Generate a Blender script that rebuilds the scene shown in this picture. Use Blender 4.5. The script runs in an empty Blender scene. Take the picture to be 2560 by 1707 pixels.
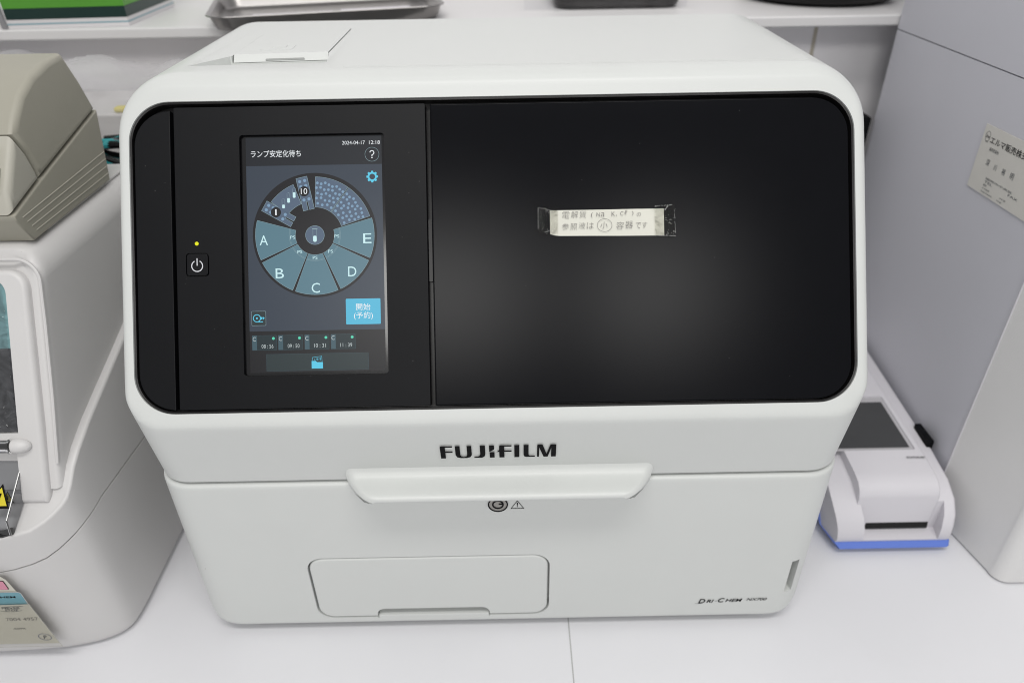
import bpy, bmesh, math, random
from mathutils import Matrix, Vector
R = math.radians
S = bpy.context.scene
COL = S.collection
random.seed(7)

# ------------------------------------------------------------------ camera
cam = bpy.data.cameras.new('camera')
cam.sensor_fit = 'HORIZONTAL'; cam.sensor_width = 22.3
cam.lens = 25.3978 * 22.3 / 36.0
cam.clip_start = .01; cam.clip_end = 60
co = bpy.data.objects.new('camera', cam); COL.objects.link(co)
co.matrix_world = Matrix(((.999823, .018621, -.002656, .008832),
                          (-.012353, .543561, -.839278, -.361171),
                          (-.014184, .839163, .543695, .504649),
                          (0, 0, 0, 1)))
cam.dof.use_dof = True; cam.dof.focus_distance = .465; cam.dof.aperture_fstop = 3.4
S.camera = co
S.cycles.filter_width = 1.0

# ------------------------------------------------------------------ world, lamps, exposure
W_ = bpy.data.worlds.new('World'); S.world = W_; W_.use_nodes = True
W_.node_tree.nodes['Background'].inputs[0].default_value = (.97, .975, .985, 1)
W_.node_tree.nodes['Background'].inputs[1].default_value = .48
def area(name, loc, target, sx, sy, power, col=(1, .985, .96)):
    l = bpy.data.lights.new(name, 'AREA'); l.shape = 'RECTANGLE'; l.size = sx; l.size_y = sy
    l.energy = power; l.color = col
    o = bpy.data.objects.new(name, l); COL.objects.link(o)
    o.location = loc
    o.rotation_euler = (Vector(target) - Vector(loc)).to_track_quat('-Z', 'Y').to_euler()
area('ceiling_lamp', (.05, .35, 2.05), (.05, .35, 0), 1.6, .30, 3.0)
area('ceiling_lamp', (.05, -.70, 2.05), (.05, -.40, 0), 1.5, .34, 19)
for x_, w_ in ((.66, 8.5), (-.17, 8.0), (-.58, 6.0)):
    area('room_lamp', (x_, -2.29, 1.97), (0, 0, .3), .46, .46, w_)
S.view_settings.view_transform = 'Standard'; S.view_settings.look = 'None'
S.view_settings.exposure = 0; S.view_settings.gamma = 1; S.view_settings.use_curve_mapping = False

# ------------------------------------------------------------------ materials
def lin(c):
    return tuple((v / 255 / 12.92) if v / 255 <= .04045 else ((v / 255 + .055) / 1.055) ** 2.4 for v in c)
def mat(name, col, rough=.45, metal=0, bump=0, bscale=600, vary=0, vscale=25, spec=.5, alpha=1, coat=0, rvary=0, specks=None):
    m = bpy.data.materials.new(name); m.use_nodes = True
    nt = m.node_tree; b = nt.nodes['Principled BSDF']
    b.inputs['Base Color'].default_value = (*col, 1); b.inputs['Roughness'].default_value = rough
    b.inputs['Metallic'].default_value = metal; b.inputs['Specular IOR Level'].default_value = spec
    b.inputs['Alpha'].default_value = alpha; b.inputs['Coat Weight'].default_value = coat
    tc = nt.nodes.new('ShaderNodeTexCoord')
    if bump:
        n = nt.nodes.new('ShaderNodeTexNoise'); n.inputs['Scale'].default_value = bscale; n.inputs['Detail'].default_value = 3
        bp = nt.nodes.new('ShaderNodeBump'); bp.inputs['Strength'].default_value = bump; bp.inputs['Distance'].default_value = .0004
        nt.links.new(tc.outputs['Object'], n.inputs['Vector']); nt.links.new(n.outputs['Fac'], bp.inputs['Height'])
        nt.links.new(bp.outputs['Normal'], b.inputs['Normal'])
    if vary or rvary:
        n = nt.nodes.new('ShaderNodeTexNoise'); n.inputs['Scale'].default_value = vscale; n.inputs['Detail'].default_value = 6
        n.inputs['Roughness'].default_value = .65
        nt.links.new(tc.outputs['Object'], n.inputs['Vector'])
        if vary:
            mx = nt.nodes.new('ShaderNodeMix'); mx.data_type = 'RGBA'
            mx.inputs[6].default_value = (*[c * (1 - vary) for c in col], 1); mx.inputs[7].default_value = (*[min(1, c * (1 + vary)) for c in col], 1)
            nt.links.new(n.outputs['Fac'], mx.inputs[0]); nt.links.new(mx.outputs[2], b.inputs['Base Color'])
        if rvary:
            mr = nt.nodes.new('ShaderNodeMapRange'); mr.inputs[3].default_value = max(.02, rough - rvary); mr.inputs[4].default_value = rough + rvary
            mr.inputs[1].default_value = .3; mr.inputs[2].default_value = .7
            nt.links.new(n.outputs['Fac'], mr.inputs[0]); nt.links.new(mr.outputs[0], b.inputs['Roughness'])
    if specks:
        sc, thr, keep, sc_col = specks
        v = nt.nodes.new('ShaderNodeTexVoronoi'); v.inputs['Scale'].default_value = sc
        nt.links.new(tc.outputs['Object'], v.inputs['Vector'])
        lt = nt.nodes.new('ShaderNodeMath'); lt.operation = 'LESS_THAN'; lt.inputs[1].default_value = thr
        nt.links.new(v.outputs['Distance'], lt.inputs[0])
        sx = nt.nodes.new('ShaderNodeSeparateColor'); nt.links.new(v.outputs['Color'], sx.inputs[0])
        k = nt.nodes.new('ShaderNodeMath'); k.operation = 'LESS_THAN'; k.inputs[1].default_value = keep
        nt.links.new(sx.outputs[0], k.inputs[0])
        mu = nt.nodes.new('ShaderNodeMath'); mu.operation = 'MULTIPLY'
        nt.links.new(lt.outputs[0], mu.inputs[0]); nt.links.new(k.outputs[0], mu.inputs[1])
        m2 = nt.nodes.new('ShaderNodeMix'); m2.data_type = 'RGBA'
        src = b.inputs['Base Color'].links[0].from_socket if b.inputs['Base Color'].links else None
        if src: nt.links.new(src, m2.inputs[6])
        else: m2.inputs[6].default_value = (*col, 1)
        m2.inputs[7].default_value = (*sc_col, 1)
        nt.links.new(mu.outputs[0], m2.inputs[0]); nt.links.new(m2.outputs[2], b.inputs['Base Color'])
    return m
def emit(name, rgb, k=1.0, rough=.3):
    m = bpy.data.materials.new(name); m.use_nodes = True
    b = m.node_tree.nodes['Principled BSDF']; b.inputs['Base Color'].default_value = (.004, .004, .005, 1)
    b.inputs['Roughness'].default_value = rough; b.inputs['Specular IOR Level'].default_value = .25
    b.inputs['Emission Color'].default_value = (*lin(rgb), 1); b.inputs['Emission Strength'].default_value = k
    return m
def clear(name, tint, gloss=.12, rough=.08, bump=0, bscale=60, ior=1.45):
    m = bpy.data.materials.new(name); m.use_nodes = True; nt = m.node_tree; nt.nodes.clear()
    o = nt.nodes.new('ShaderNodeOutputMaterial'); t = nt.nodes.new('ShaderNodeBsdfTransparent'); g = nt.nodes.new('ShaderNodeBsdfGlossy')
    mx = nt.nodes.new('ShaderNodeMixShader'); f = nt.nodes.new('ShaderNodeFresnel'); f.inputs[0].default_value = ior
    ad = nt.nodes.new('ShaderNodeMath'); ad.operation = 'ADD'; ad.inputs[1].default_value = gloss
    t.inputs[0].default_value = (*tint, 1); g.inputs['Roughness'].default_value = rough
    nt.links.new(f.outputs[0], ad.inputs[0]); nt.links.new(ad.outputs[0], mx.inputs[0])
    nt.links.new(t.outputs[0], mx.inputs[1]); nt.links.new(g.outputs[0], mx.inputs[2]); nt.links.new(mx.outputs[0], o.inputs[0])
    if bump:
        tc = nt.nodes.new('ShaderNodeTexCoord'); n = nt.nodes.new('ShaderNodeTexNoise'); n.inputs['Scale'].default_value = bscale
        n.inputs['Detail'].default_value = 2; n.inputs['Distortion'].default_value = 1.5
        bp = nt.nodes.new('ShaderNodeBump'); bp.inputs['Strength'].default_value = bump; bp.inputs['Distance'].default_value = .004
        nt.links.new(tc.outputs['Object'], n.inputs['Vector']); nt.links.new(n.outputs['Fac'], bp.inputs['Height'])
        nt.links.new(bp.outputs['Normal'], g.inputs['Normal']); nt.links.new(bp.outputs['Normal'], f.inputs['Normal'])
    return m

WHITE = mat('white plastic', (.605, .62, .605), .38, bump=.12, bscale=1400, vary=.035, vscale=14, rvary=.05, specks=(45, .022, .22, (.36, .34, .30)))
WHITE_B = mat('soft white plastic', (.59, .58, .575), .42, bump=.12, bscale=1400, vary=.04, vscale=12, rvary=.05, specks=(50, .02, .2, (.38, .36, .33)))
BLACKM = mat('matte black plastic', (.0055, .0058, .007), .46, spec=.20, bump=.15, bscale=2200, vary=.15, vscale=40, specks=(170, .05, .25, (.07, .07, .07)))
BLACKG = mat('satin black plastic', (.0045, .0047, .006), .21, spec=.20, vary=.15, vscale=30, specks=(110, .035, .22, (.06, .06, .06)))
def satin(m, rough, f0):
    """swap the sheen of a dark plastic for a soft-edged one"""
    nt = m.node_tree; b = nt.nodes['Principled BSDF']; o = next(n for n in nt.nodes if n.type == 'OUTPUT_MATERIAL')
    d = nt.nodes.new('ShaderNodeBsdfDiffuse'); g = nt.nodes.new('ShaderNodeBsdfGlossy'); g.distribution = 'BECKMANN'
    g.inputs['Roughness'].default_value = rough
    lw = nt.nodes.new('ShaderNodeLayerWeight'); lw.inputs[0].default_value = .12
    mr = nt.nodes.new('ShaderNodeMapRange'); mr.inputs[3].default_value = f0; mr.inputs[4].default_value = .6
    nt.links.new(lw.outputs['Fresnel'], mr.inputs[0])
    mx = nt.nodes.new('ShaderNodeMixShader'); nt.links.new(mr.outputs[0], mx.inputs[0])
    if b.inputs['Base Color'].links: nt.links.new(b.inputs['Base Color'].links[0].from_socket, d.inputs[0])
    if b.inputs['Normal'].links: nt.links.new(b.inputs['Normal'].links[0].from_socket, g.inputs['Normal'])
    nt.links.new(d.outputs[0], mx.inputs[1]); nt.links.new(g.outputs[0], mx.inputs[2]); nt.links.new(mx.outputs[0], o.inputs[0])
satin(BLACKG, .235, .0065); satin(BLACKM, .44, .010)
BLACKW = mat('glossy black plastic', (.009, .0085, .009), .30, spec=.25)
INK = mat('black ink', (.005, .005, .006), .6, spec=.1)
INKG = mat('grey ink', (.06, .07, .085), .6)
DARK = mat('dark gap', (.004, .004, .004), .8)
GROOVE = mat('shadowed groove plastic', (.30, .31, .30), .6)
ICON = mat('pale print', (.62, .62, .66), .5)
METAL = mat('steel', (.27, .26, .255), .30, metal=1, vary=.1, vscale=60)
NICKEL = mat('nickel', (.30, .29, .27), .33, metal=1)
PAPER = mat('note paper', (.66, .655, .585), .75, bump=.2, bscale=200, vary=.05, vscale=40)
PENCIL = mat('pencil', (.18, .17, .165), .8)
TAPE = clear('clear tape', (.88, .88, .86), 0, .035, bump=1.0, bscale=110, ior=1.22)
TABLE = mat('white laminate', (.72, .72, .745), .33, bump=.05, bscale=700, vary=.03, vscale=8, rvary=.06, specks=(35, .016, .25, (.42, .41, .40)))
WALL = mat('white wall panel', (.86, .845, .86), .5, bump=.1, bscale=200, vary=.03, vscale=6)
SHELF = mat('shelf laminate', (.66, .65, .65), .5, vary=.03, vscale=8)
GROUT = mat('yellowed joint', (.52, .48, .40), .7, vary=.15, vscale=60)
LGREY = mat('lilac grey steel', (.62, .62, .67), .48, bump=.25, bscale=900, vary=.03, vscale=10)
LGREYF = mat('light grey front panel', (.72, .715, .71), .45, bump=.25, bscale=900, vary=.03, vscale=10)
BEIGE = mat('aged beige plastic', (.335, .322, .268), .5, bump=.3, bscale=1500, vary=.05, vscale=18)
BEIGE_L = mat('pale beige plastic', (.41, .398, .345), .5, bump=.3, bscale=1500, vary=.05, vscale=18)
UWHITE = mat('lilac white plastic', (.64, .625, .66), .42, bump=.12, bscale=1500, vary=.03, vscale=20)
BLUE = mat('blue plastic', (.11, .19, .60), .4, bump=.15, bscale=1500, vary=.05)
LCD = mat('grey lcd', (.052, .053, .055), .3, vary=.18, vscale=45)
TEAL = mat('teal sheet', (.24, .42, .44), .5, vary=.12, vscale=30)
CHAR = mat('charcoal panel', (.055, .055, .06), .35, vary=.2, vscale=25)
SMOKE = clear('smoked acrylic', (.66, .67, .69), .05, .04)
SMOKED = clear('dark smoked acrylic', (.10, .10, .11), .08, .05)
FILM = clear('crinkled clear film', (.86, .87, .88), .04, .10, bump=1.0, bscale=55)
BAG = bpy.data.materials.new('clear plastic bag'); BAG.use_nodes = True
def bag_nodes(nt):
    nt.nodes.clear(); o = nt.nodes.new('ShaderNodeOutputMaterial'); t = nt.nodes.new('ShaderNodeBsdfTransparent'); d = nt.nodes.new('ShaderNodeBsdfDiffuse'); g = nt.nodes.new('ShaderNodeBsdfGlossy')
    d.inputs[0].default_value = (.85, .84, .86, 1); g.inputs['Roughness'].default_value = .22
    a = nt.nodes.new('ShaderNodeMixShader'); a.inputs[0].default_value = .22; c = nt.nodes.new('ShaderNodeMixShader'); c.inputs[0].default_value = .035
    nt.links.new(t.outputs[0], a.inputs[1]); nt.links.new(d.outputs[0], a.inputs[2]); nt.links.new(a.outputs[0], c.inputs[1]); nt.links.new(g.outputs[0], c.inputs[2]); nt.links.new(c.outputs[0], o.inputs[0])
bag_nodes(BAG.node_tree)
YELLOW = mat('yellow label', (.62, .52, .02), .5)
PINK = mat('pink label', (.62, .25, .34), .5)
TEALP = mat('teal label', (.15, .33, .39), .5)
CREAM = mat('cream card', (.56, .54, .47), .6, vary=.04, vscale=40)
GREEN = mat('green print', (.085, .30, .03), .45, vary=.1, vscale=20)
DGREEN = mat('dark green print', (.006, .028, .024), .4)
RED = mat('red ink', (.5, .04, .04), .6)
MAUVE = mat('mauve ink', (.38, .28, .35), .7)
YEL = mat('yellow wrapper', (.70, .60, .12), .5)
CYAN = mat('teal cable jacket', (.02, .28, .30), .5)

# ------------------------------------------------------------------ mesh building
class MB:
    def __init__(s): s.v = []; s.f = []; s.m = []; s.ms = []
    def mi(s, m):
        if m not in s.ms: s.ms.append(m)
        return s.ms.index(m)
    def add(s, vs, fs, m):
        o = len(s.v); s.v += [tuple(v) for v in vs]; k = s.mi(m)
        for f in fs: s.f.append([i + o for i in f]); s.m.append(k)
    def grid(s, rows, m, closed=False, flip=False):
        n = len(rows[0]); fs = []
        for i in range(len(rows) - 1):
            for j in range(n if closed else n - 1):
                a, b = i * n + j, i * n + (j + 1) % n
                f = [a, b, b + n, a + n]; fs.append(f[::-1] if flip else f)
        s.add([v for r in rows for v in r], fs, m)
    def bm(s, b, m, M=None):
        b.verts.index_update()
        s.add([(M @ v.co if M else v.co) for v in b.verts], [[v.index for v in f.verts] for f in b.faces], m); b.free()
    def box(s, a, b, m, r=0, seg=3, M=None):
        bmx = bmesh.new(); bmesh.ops.create_cube(bmx, size=1)
        for v in bmx.verts: v.co = Vector([(a[i] + b[i]) / 2 + v.co[i] * (b[i] - a[i]) for i in range(3)])
        if r: bmesh.ops.bevel(bmx, geom=bmx.edges[:], offset=r, segments=seg, profile=.5, affect='EDGES')
        s.bm(bmx, m, M)
    def prism(s, pts, h0, h1, m, M=None, r=0, seg=3, top_only=False):
        """polygon in the frame's (u,v), extruded along w from h0 to h1"""
        bmx = bmesh.new()
        lo = [bmx.verts.new((x, y, h0)) for x, y in pts]; hi = [bmx.verts.new((x, y, h1)) for x, y in pts]
        bmx.faces.new(lo[::-1]); bmx.faces.new(hi); n = len(pts)
        for i in range(n): bmx.faces.new((lo[i], lo[(i + 1) % n], hi[(i + 1) % n], hi[i]))
        bmesh.ops.recalc_face_normals(bmx, faces=bmx.faces[:])
        if r:
            es = [e for e in bmx.edges if all(abs(v.co.z - h1) < 1e-7 for v in e.verts)]
            if not top_only: es = [e for e in bmx.edges if e.calc_face_angle(0) > .6]
            bmesh.ops.bevel(bmx, geom=es, offset=r, segments=seg, profile=.5, affect='EDGES')
        s.bm(bmx, m, M)
    def poly(s, pts, h, m, M):
        s.add([M @ Vector((x, y, h)) for x, y in pts], [list(range(len(pts)))], m)
    def ring(s, outer, inner, h, m, M):
        n = len(outer); s.add([M @ Vector((x, y, h)) for x, y in outer + inner], [[i, (i + 1) % n, n + (i + 1) % n, n + i] for i in range(n)], m)
    def line(s, pts, w, h, m, M, close=False):
        n = len(pts)
        for i in range(n if close else n - 1):
            a, b = Vector(pts[i]), Vector(pts[(i + 1) % n]); d = (b - a)
            if d.length < 1e-9: continue
            q = Vector((-d.y, d.x)).normalized() * w / 2; e = d.normalized() * w * .3
            s.poly([a - q - e, b - q + e, b + q + e, a + q - e], h, m, M)
    def tube(s, path, rad, m, n=10):
        rows = []; prev = None
        P = [Vector(p) for p in path]
        for i, c in enumerate(P):
            t = (P[min(i + 1, len(P) - 1)] - P[max(i - 1, 0)]).normalized()
            a = prev if prev else (Vector((0, 0, 1)) if abs(t.z) < .9 else Vector((1, 0, 0)))
            u = t.cross(a).normalized(); w = u.cross(t).normalized(); prev = w
            r = rad[i] if isinstance(rad, (list, tuple)) else rad
            rows.append([c + (u * math.cos(k * 2 * math.pi / n) + w * math.sin(k * 2 * math.pi / n)) * r for k in range(n)])
        s.grid(rows, m, True)
        o = len(s.v); nn = n
        s.add(rows[0], [list(range(nn))], m); s.add(rows[-1], [list(range(nn))[::-1]], m)
    def text(s, body, M, m, box, h=0, shear=0, weight=0, jit=0, rnd=None):
        """lettering squeezed into box=(u0,v0,u1,v1) of the frame M at height h"""
        c = bpy.data.curves.new('t', 'FONT'); c.body = body; c.shear = shear; c.offset = weight; c.resolution_u = 3
        o = bpy.data.objects.new('t', c); COL.objects.link(o)
        me = bpy.data.meshes.new_from_object(o.evaluated_get(bpy.context.evaluated_depsgraph_get()))
        vs = [v.co.copy() for v in me.vertices]; fs = [list(p.vertices) for p in me.polygons]
        bpy.data.objects.remove(o); bpy.data.curves.remove(c); bpy.data.meshes.remove(me)
        x0 = min(v.x for v in vs); x1 = max(v.x for v in vs); y0 = min(v.y for v in vs); y1 = max(v.y for v in vs)
        u0, v0, u1, v1 = box
        if u1 is None: u1 = u0 + (x1 - x0) * (v1 - v0) / (y1 - y0)
        out = []
        for v in vs:
            u = u0 + (v.x - x0) / max(x1 - x0, 1e-9) * (u1 - u0); w = v0 + (v.y - y0) / max(y1 - y0, 1e-9) * (v1 - v0)
            out.append(M @ Vector((u, w, h)))
        s.add(out, fs, m)
    def build(s, name, parent=None, angle=35, recalc=False):
        me = bpy.data.meshes.new(name); me.from_pydata(s.v, [], s.f)
        for m in s.ms: me.materials.append(m)
        me.polygons.foreach_set('material_index', s.m)
        if recalc:
            b = bmesh.new(); b.from_mesh(me); bmesh.ops.remove_doubles(b, verts=b.verts[:], dist=1e-6)
            bmesh.ops.recalc_face_normals(b, faces=b.faces[:]); b.to_mesh(me); b.free()
        me.update()
        if angle is None: me.polygons.foreach_set('use_smooth', [False] * len(me.polygons))
        else:
            me.polygons.foreach_set('use_smooth', [True] * len(me.polygons)); me.set_sharp_from_angle(angle=R(angle))
        o = bpy.data.objects.new(name, me); COL.objects.link(o)
        if angle is not None and name != 'cut': weigh(o)
        if parent is not None:
            o.parent = parent; o.matrix_parent_inverse = parent.matrix_world.inverted()
        return o
def weigh(o):
    w = o.modifiers.new('weighted normals', 'WEIGHTED_NORMAL'); w.mode = 'FACE_AREA'; w.keep_sharp = True; w.weight = 70
def one(name, parent, m, fn, angle=35, recalc=False):
    b = MB(); fn(b, m); return b.build(name, parent, angle, recalc)
def carve(o, cutters, keep_mat=True):
    o.modifiers.clear()
    for c in cutters:
        md = o.modifiers.new('cut', 'BOOLEAN'); md.operation = 'DIFFERENCE'; md.solver = 'EXACT'; md.object = c
    bpy.context.view_layer.update()
    me = bpy.data.meshes.new_from_object(o.evaluated_get(bpy.context.evaluated_depsgraph_get()))
    o.modifiers.clear(); old = o.data; o.data = me; me.name = o.name; bpy.data.meshes.remove(old)
    for c in cutters: bpy.data.objects.remove(c)
    me.set_sharp_from_angle(angle=R(35)); weigh(o)
def thing(name, loc, label, cat, group=None):
    o = bpy.data.objects.new(name, None); COL.objects.link(o); o.location = loc; o.empty_display_size = .02
    bpy.context.view_layer.update(); return tag(o, label, cat, group)
def tag(o, label=None, cat=None, group=None, kind=None):
    for k, v in (('label', label), ('category', cat), ('group', group), ('kind', kind)):
        if v: o[k] = v
    return o
def rrect(x0, y0, x1, y1, r, n=8):
    r = r if isinstance(r, (tuple, list)) else (r,) * 4     # bl br tr tl
    P = []
    for (cx, cy, a0, q) in ((x0 + r[0], y0 + r[0], 180, r[0]), (x1 - r[1], y0 + r[1], 270, r[1]), (x1 - r[2], y1 - r[2], 0, r[2]), (x0 + r[3], y1 - r[3], 90, r[3])):
        if q < 1e-6: P.append((cx, cy)); continue
        for k in range(n + 1):
            a = R(a0 + 90 * k / n); P.append((cx + q * math.cos(a), cy + q * math.sin(a)))
    return P
def circ(cx, cy, r, n=40): return [(cx + r * math.cos(2 * math.pi * k / n), cy + r * math.sin(2 * math.pi * k / n)) for k in range(n)]
def arc(cx, cy, r, a0, a1, n=16): return [(cx + r * math.cos(R(a0 + (a1 - a0) * k / n)), cy + r * math.sin(R(a0 + (a1 - a0) * k / n))) for k in range(n + 1)]
def frame(o, u, v):
    u = Vector(u).normalized(); v = Vector(v).normalized(); w = u.cross(v).normalized(); v = w.cross(u)
    M = Matrix.Identity(4)
    for i in range(3): M[i][0], M[i][1], M[i][2], M[i][3] = u[i], v[i], w[i], o[i]
    return M
def interp(pts, x):
    if x <= pts[0][0]:
        (a, b), (c, d) = pts[0], pts[1]
    elif x >= pts[-1][0]: (a, b), (c, d) = pts[-2], pts[-1]
    else:
        for i in range(len(pts) - 1):
            if pts[i][0] <= x <= pts[i + 1][0]: (a, b), (c, d) = pts[i], pts[i + 1]; break
    return b + (d - b) * (x - a) / (c - a)
def smooth_interp(pts, x):
    """Catmull-Rom through (x,y)"""
    n = len(pts)
    if x <= pts[0][0] or x >= pts[-1][0]: return interp(pts, x)
    i = max(k for k in range(n - 1) if pts[k][0] <= x)
    p1, p2 = pts[i], pts[i + 1]; p0 = pts[max(i - 1, 0)]; p3 = pts[min(i + 2, n - 1)]
    h = p2[0] - p1[0]; t = (x - p1[0]) / h
    m1 = (p2[1] - p0[1]) / max(p2[0] - p0[0], 1e-9) * h; m2 = (p3[1] - p1[1]) / max(p3[0] - p1[0], 1e-9) * h
    return (2 * t**3 - 3 * t**2 + 1) * p1[1] + (t**3 - 2 * t**2 + t) * m1 + (-2 * t**3 + 3 * t**2) * p2[1] + (t**3 - t**2) * m2

# ------------------------------------------------------------------ setting
b = MB(); b.box((-1.6, -.9, -.04), (.0512, .60, 0), TABLE, .0008, 2); b.box((.0518, -.9, -.04), (1.6, .60, 0), TABLE, .0008, 2)
b.box((.0505, -.89, -.03), (.0525, .59, -.0003), mat('joint sealant', (.42, .42, .42), .6))
tag(b.build('countertop'), kind='structure')
b = MB(); b.box((-1.6, .452, 0), (.3355, .50, .3698), WALL, .0006, 2); b.box((.3395, .452, 0), (1.6, .50, .3698), WALL, .0006, 2)
b.box((.335, .4535, 0), (.340, .49, .3698), GROUT)
tag(b.build('wall'), kind='structure')
b = MB(); b.box((-1.6, .404, .3725), (1.6, .90, .3825), SHELF, .0018, 3); b.box((-1.6, .418, .3700), (1.6, .90, .3723), WALL)
tag(b.build('shelf'), 'long pale laminate wall shelf running behind all the analysers', 'shelf')
b = MB(); b.box((-1.6, .90, .2), (1.6, .95, 1.6), WALL)
tag(b.build('wall'), kind='structure')

# ------------------------------------------------------------------ the big white analyser
HW, YB = .235, .307                       # half width, back
ZT, ZG, ZG2 = .402, .1612, .1590          # top, housing lower edge, door upper edge
Y0, Z0 = -.005235, .224604
FD = Vector((0, .537277, .843406)); FN = Vector((0, -.843406, .537277))
FM = frame((0, Y0, Z0), (1, 0, 0), FD)    # tilted face: u = x, v = up the face, w = towards the user
VM = frame((0, 0, 0), (1, 0, 0), (0, 0, 1))  # upright front: u = x, v = z, w = -y
def fil(d, rz, ry):
    if d >= rz: return 0.0
    return ry * (1 - math.sqrt(max(0, 1 - ((rz - d) / rz) ** 2)))
RXT, RZT, RB = .036, .031, .031
def rr_dist(x, z, zlo, zhi, rb):
    ax = abs(x)
    if z > zhi - RZT and ax > HW - RXT:
        q = math.hypot((ax - HW + RXT) / RXT, (z - zhi + RZT) / RZT); return max(0, 1 - q) * (RXT + RZT) / 2
    if rb and z < zlo + rb and ax > HW - rb:
        return max(0, rb - math.hypot(ax - HW + rb, z - zlo - rb))
    return min(HW - ax, zhi - z, (z - zlo) if rb else 1)
def y_front(x, z, d):
    yt = Y0 + (z - Z0) * FD.y / FD.z + fil(d, .0065, .011)
    yl = .0008 - .0108 * max(0, (z - .160)) / .0566 + fil(min(d, HW - abs(x)), .025, .025)
    k = .0016
    return (yt + yl + math.sqrt((yt - yl) ** 2 + k * k)) / 2
DL = [0, .00008, .0003, .0007, .0012, .0019, .0028, .0039, .0052, .0066, .0085, .011, .014, .0175, .0215, .026, .031, .036]
XS = [-HW + d for d in DL] + [-HW + .036 + (2 * HW - .072) * k / 40 for k in range(1, 40)] + [HW - d for d in DL[::-1]]
def shell(b, m, zlo, zhi, rounded_top, rb, gap_r, top_r, lip=0):
    """front height field of the rounded cabinet between zlo and zhi, run back to YB and closed"""
    H = zhi - zlo
    vt = [d for d in DL] if rounded_top else [0, .0002, .0006, .0012, .002, .004, .008]
    vb = [d for d in DL] if rb else [0, .0002, .0005, .001, .002, .004, .008]
    lo_, hi_ = vt[-1], H - vb[-1]; mid = [lo_ + (hi_ - lo_) * k / 70 for k in range(1, 70)]
    if rounded_top: mid = sorted(mid + [zhi - .2166 + .0007 * k for k in range(-9, 10)])
    V = [v / H for v in vt + mid + [H - v for v in vb[::-1]]]
    rows = []
    for v in V:
        row = []
        for x in XS:
            ax = abs(x); zh, zl = zhi, zlo
            if rounded_top and ax > HW - RXT: zh = zhi - RZT + RZT * math.sqrt(max(0, 1 - ((ax - HW + RXT) / RXT) ** 2))
            if rb and ax > HW - rb: zl = zlo + rb - math.sqrt(max(0, rb * rb - (ax - HW + rb) ** 2))
            z = zh - (zh - zl) * v
            d = rr_dist(x, z, zlo, zhi if rounded_top else 9, rb)
            y = y_front(x, z, d) if rounded_top else fil(min(d, HW - ax), .025, .025) if not rb else max(fil(HW - ax, .025, .025), fil(d, .004, .004))
            if top_r: y += fil(zhi - z, top_r, top_r)
            if gap_r: y += fil(z - zlo, gap_r, gap_r)
            row.append(Vector((x * (1 + lip), y - lip * .35, z)))
        rows.append(row)
    b.grid(rows, m)
    loop = rows[0] + [r[-1] for r in rows[1:]] + rows[-1][::-1][1:] + [r[0] for r in rows[1:-1]][::-1]
    n = len(loop)
    rings = [loop, [Vector((p.x, YB - .006, p.z)) for p in loop]]
    zc = (zlo + zhi) / 2
    for k in range(1, 6):
        a = R(18 * k); ins = .006 * (1 - math.cos(a)); yy = YB - .006 + .006 * math.sin(a)
        rings.append([Vector((p.x * (1 - ins / HW), yy, zc + (p.z - zc) * (1 - ins / (H / 2)))) for p in loop])
    b.grid(rings, m, True); b.add(rings[-1], [list(range(n))], m)
AN = thing('chemistry_analyzer', (0, .15, 0), 'large white benchtop chemistry analyser with black tilted front and lit touchscreen', 'analyser')
b = MB(); shell(b, WHITE, ZG, ZT, True, 0, .0008, 0); housing = b.build('housing', AN, 38, True)
c = MB(); c.prism(rrect(-.2259, 0, .2259, .1943, .025, 14), -.022, .03, BLACKW, FM); cut1 = c.build('cut', None, None, True)
# pit for the hatch finger grip on the top, and the triangular ramp beside it
c = MB(); hi = ZT + .02
c.add([(-.199, .1330, ZT + .0003), (-.108, .1370, ZT + .0003), (-.1125, .1668, ZT - .0066), (-.1795, .1622, ZT - .0066), (-.199, .1330, hi), (-.108, .1370, hi), (-.1125, .1668, hi), (-.1795, .1622, hi)],
      [[3, 2, 1, 0], [4, 5, 6, 7], [0, 1, 5, 4], [1, 2, 6, 5], [2, 3, 7, 6], [3, 0, 4, 7]], WHITE); cut2 = c.build('cut', None, None, True)
c = MB(); c.prism([(-.1784, .158), (-.1129, .1625), (-.1129, .2610), (-.1645, .2530), (-.1714, .2500), (-.1784, .2428)], ZT - .0045, ZT + .02, WHITE); cut3 = c.build('cut', None, None, True)
carve(housing, [cut1, cut2, cut3])

# lower door
b = MB(); shell(b, WHITE, .0085, ZG2, False, RB, 0, .0030, .0040); door = b.build('front_door', AN, 38, True)
c = MB(); c.prism(rrect(-.1445, .0165, .0352, .0855, .0125, 8), -.006, .02, WHITE, VM); cut1 = c.build('cut', None, None, True)
c = MB(); c.prism([(.2163, -.02), (.2163, .0300), (.2188, .0300), (.2197, .0120), (.2225, .0031), (.2225, -.02)], .036, .0712, WHITE); cut2 = c.build('cut', None, None, True)
c = MB(); c.prism(rrect(-.0985, .0150, -.0110, .0268, (.001, .001, .0062, .0062), 8), -.017, .02, WHITE, VM); cut3 = c.build('cut', None, None, True)
carve(door, [cut1, cut3, cut2])
# dark plinth under the door and dark filler in the seam
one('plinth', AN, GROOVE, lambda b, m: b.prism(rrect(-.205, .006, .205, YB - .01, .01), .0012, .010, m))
one('seam_filler', AN, GROOVE, lambda b, m: b.prism(rrect(-HW + .004, .006, HW - .004, YB - .01, .02), ZG2 - .004, ZG + .004, m))
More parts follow.
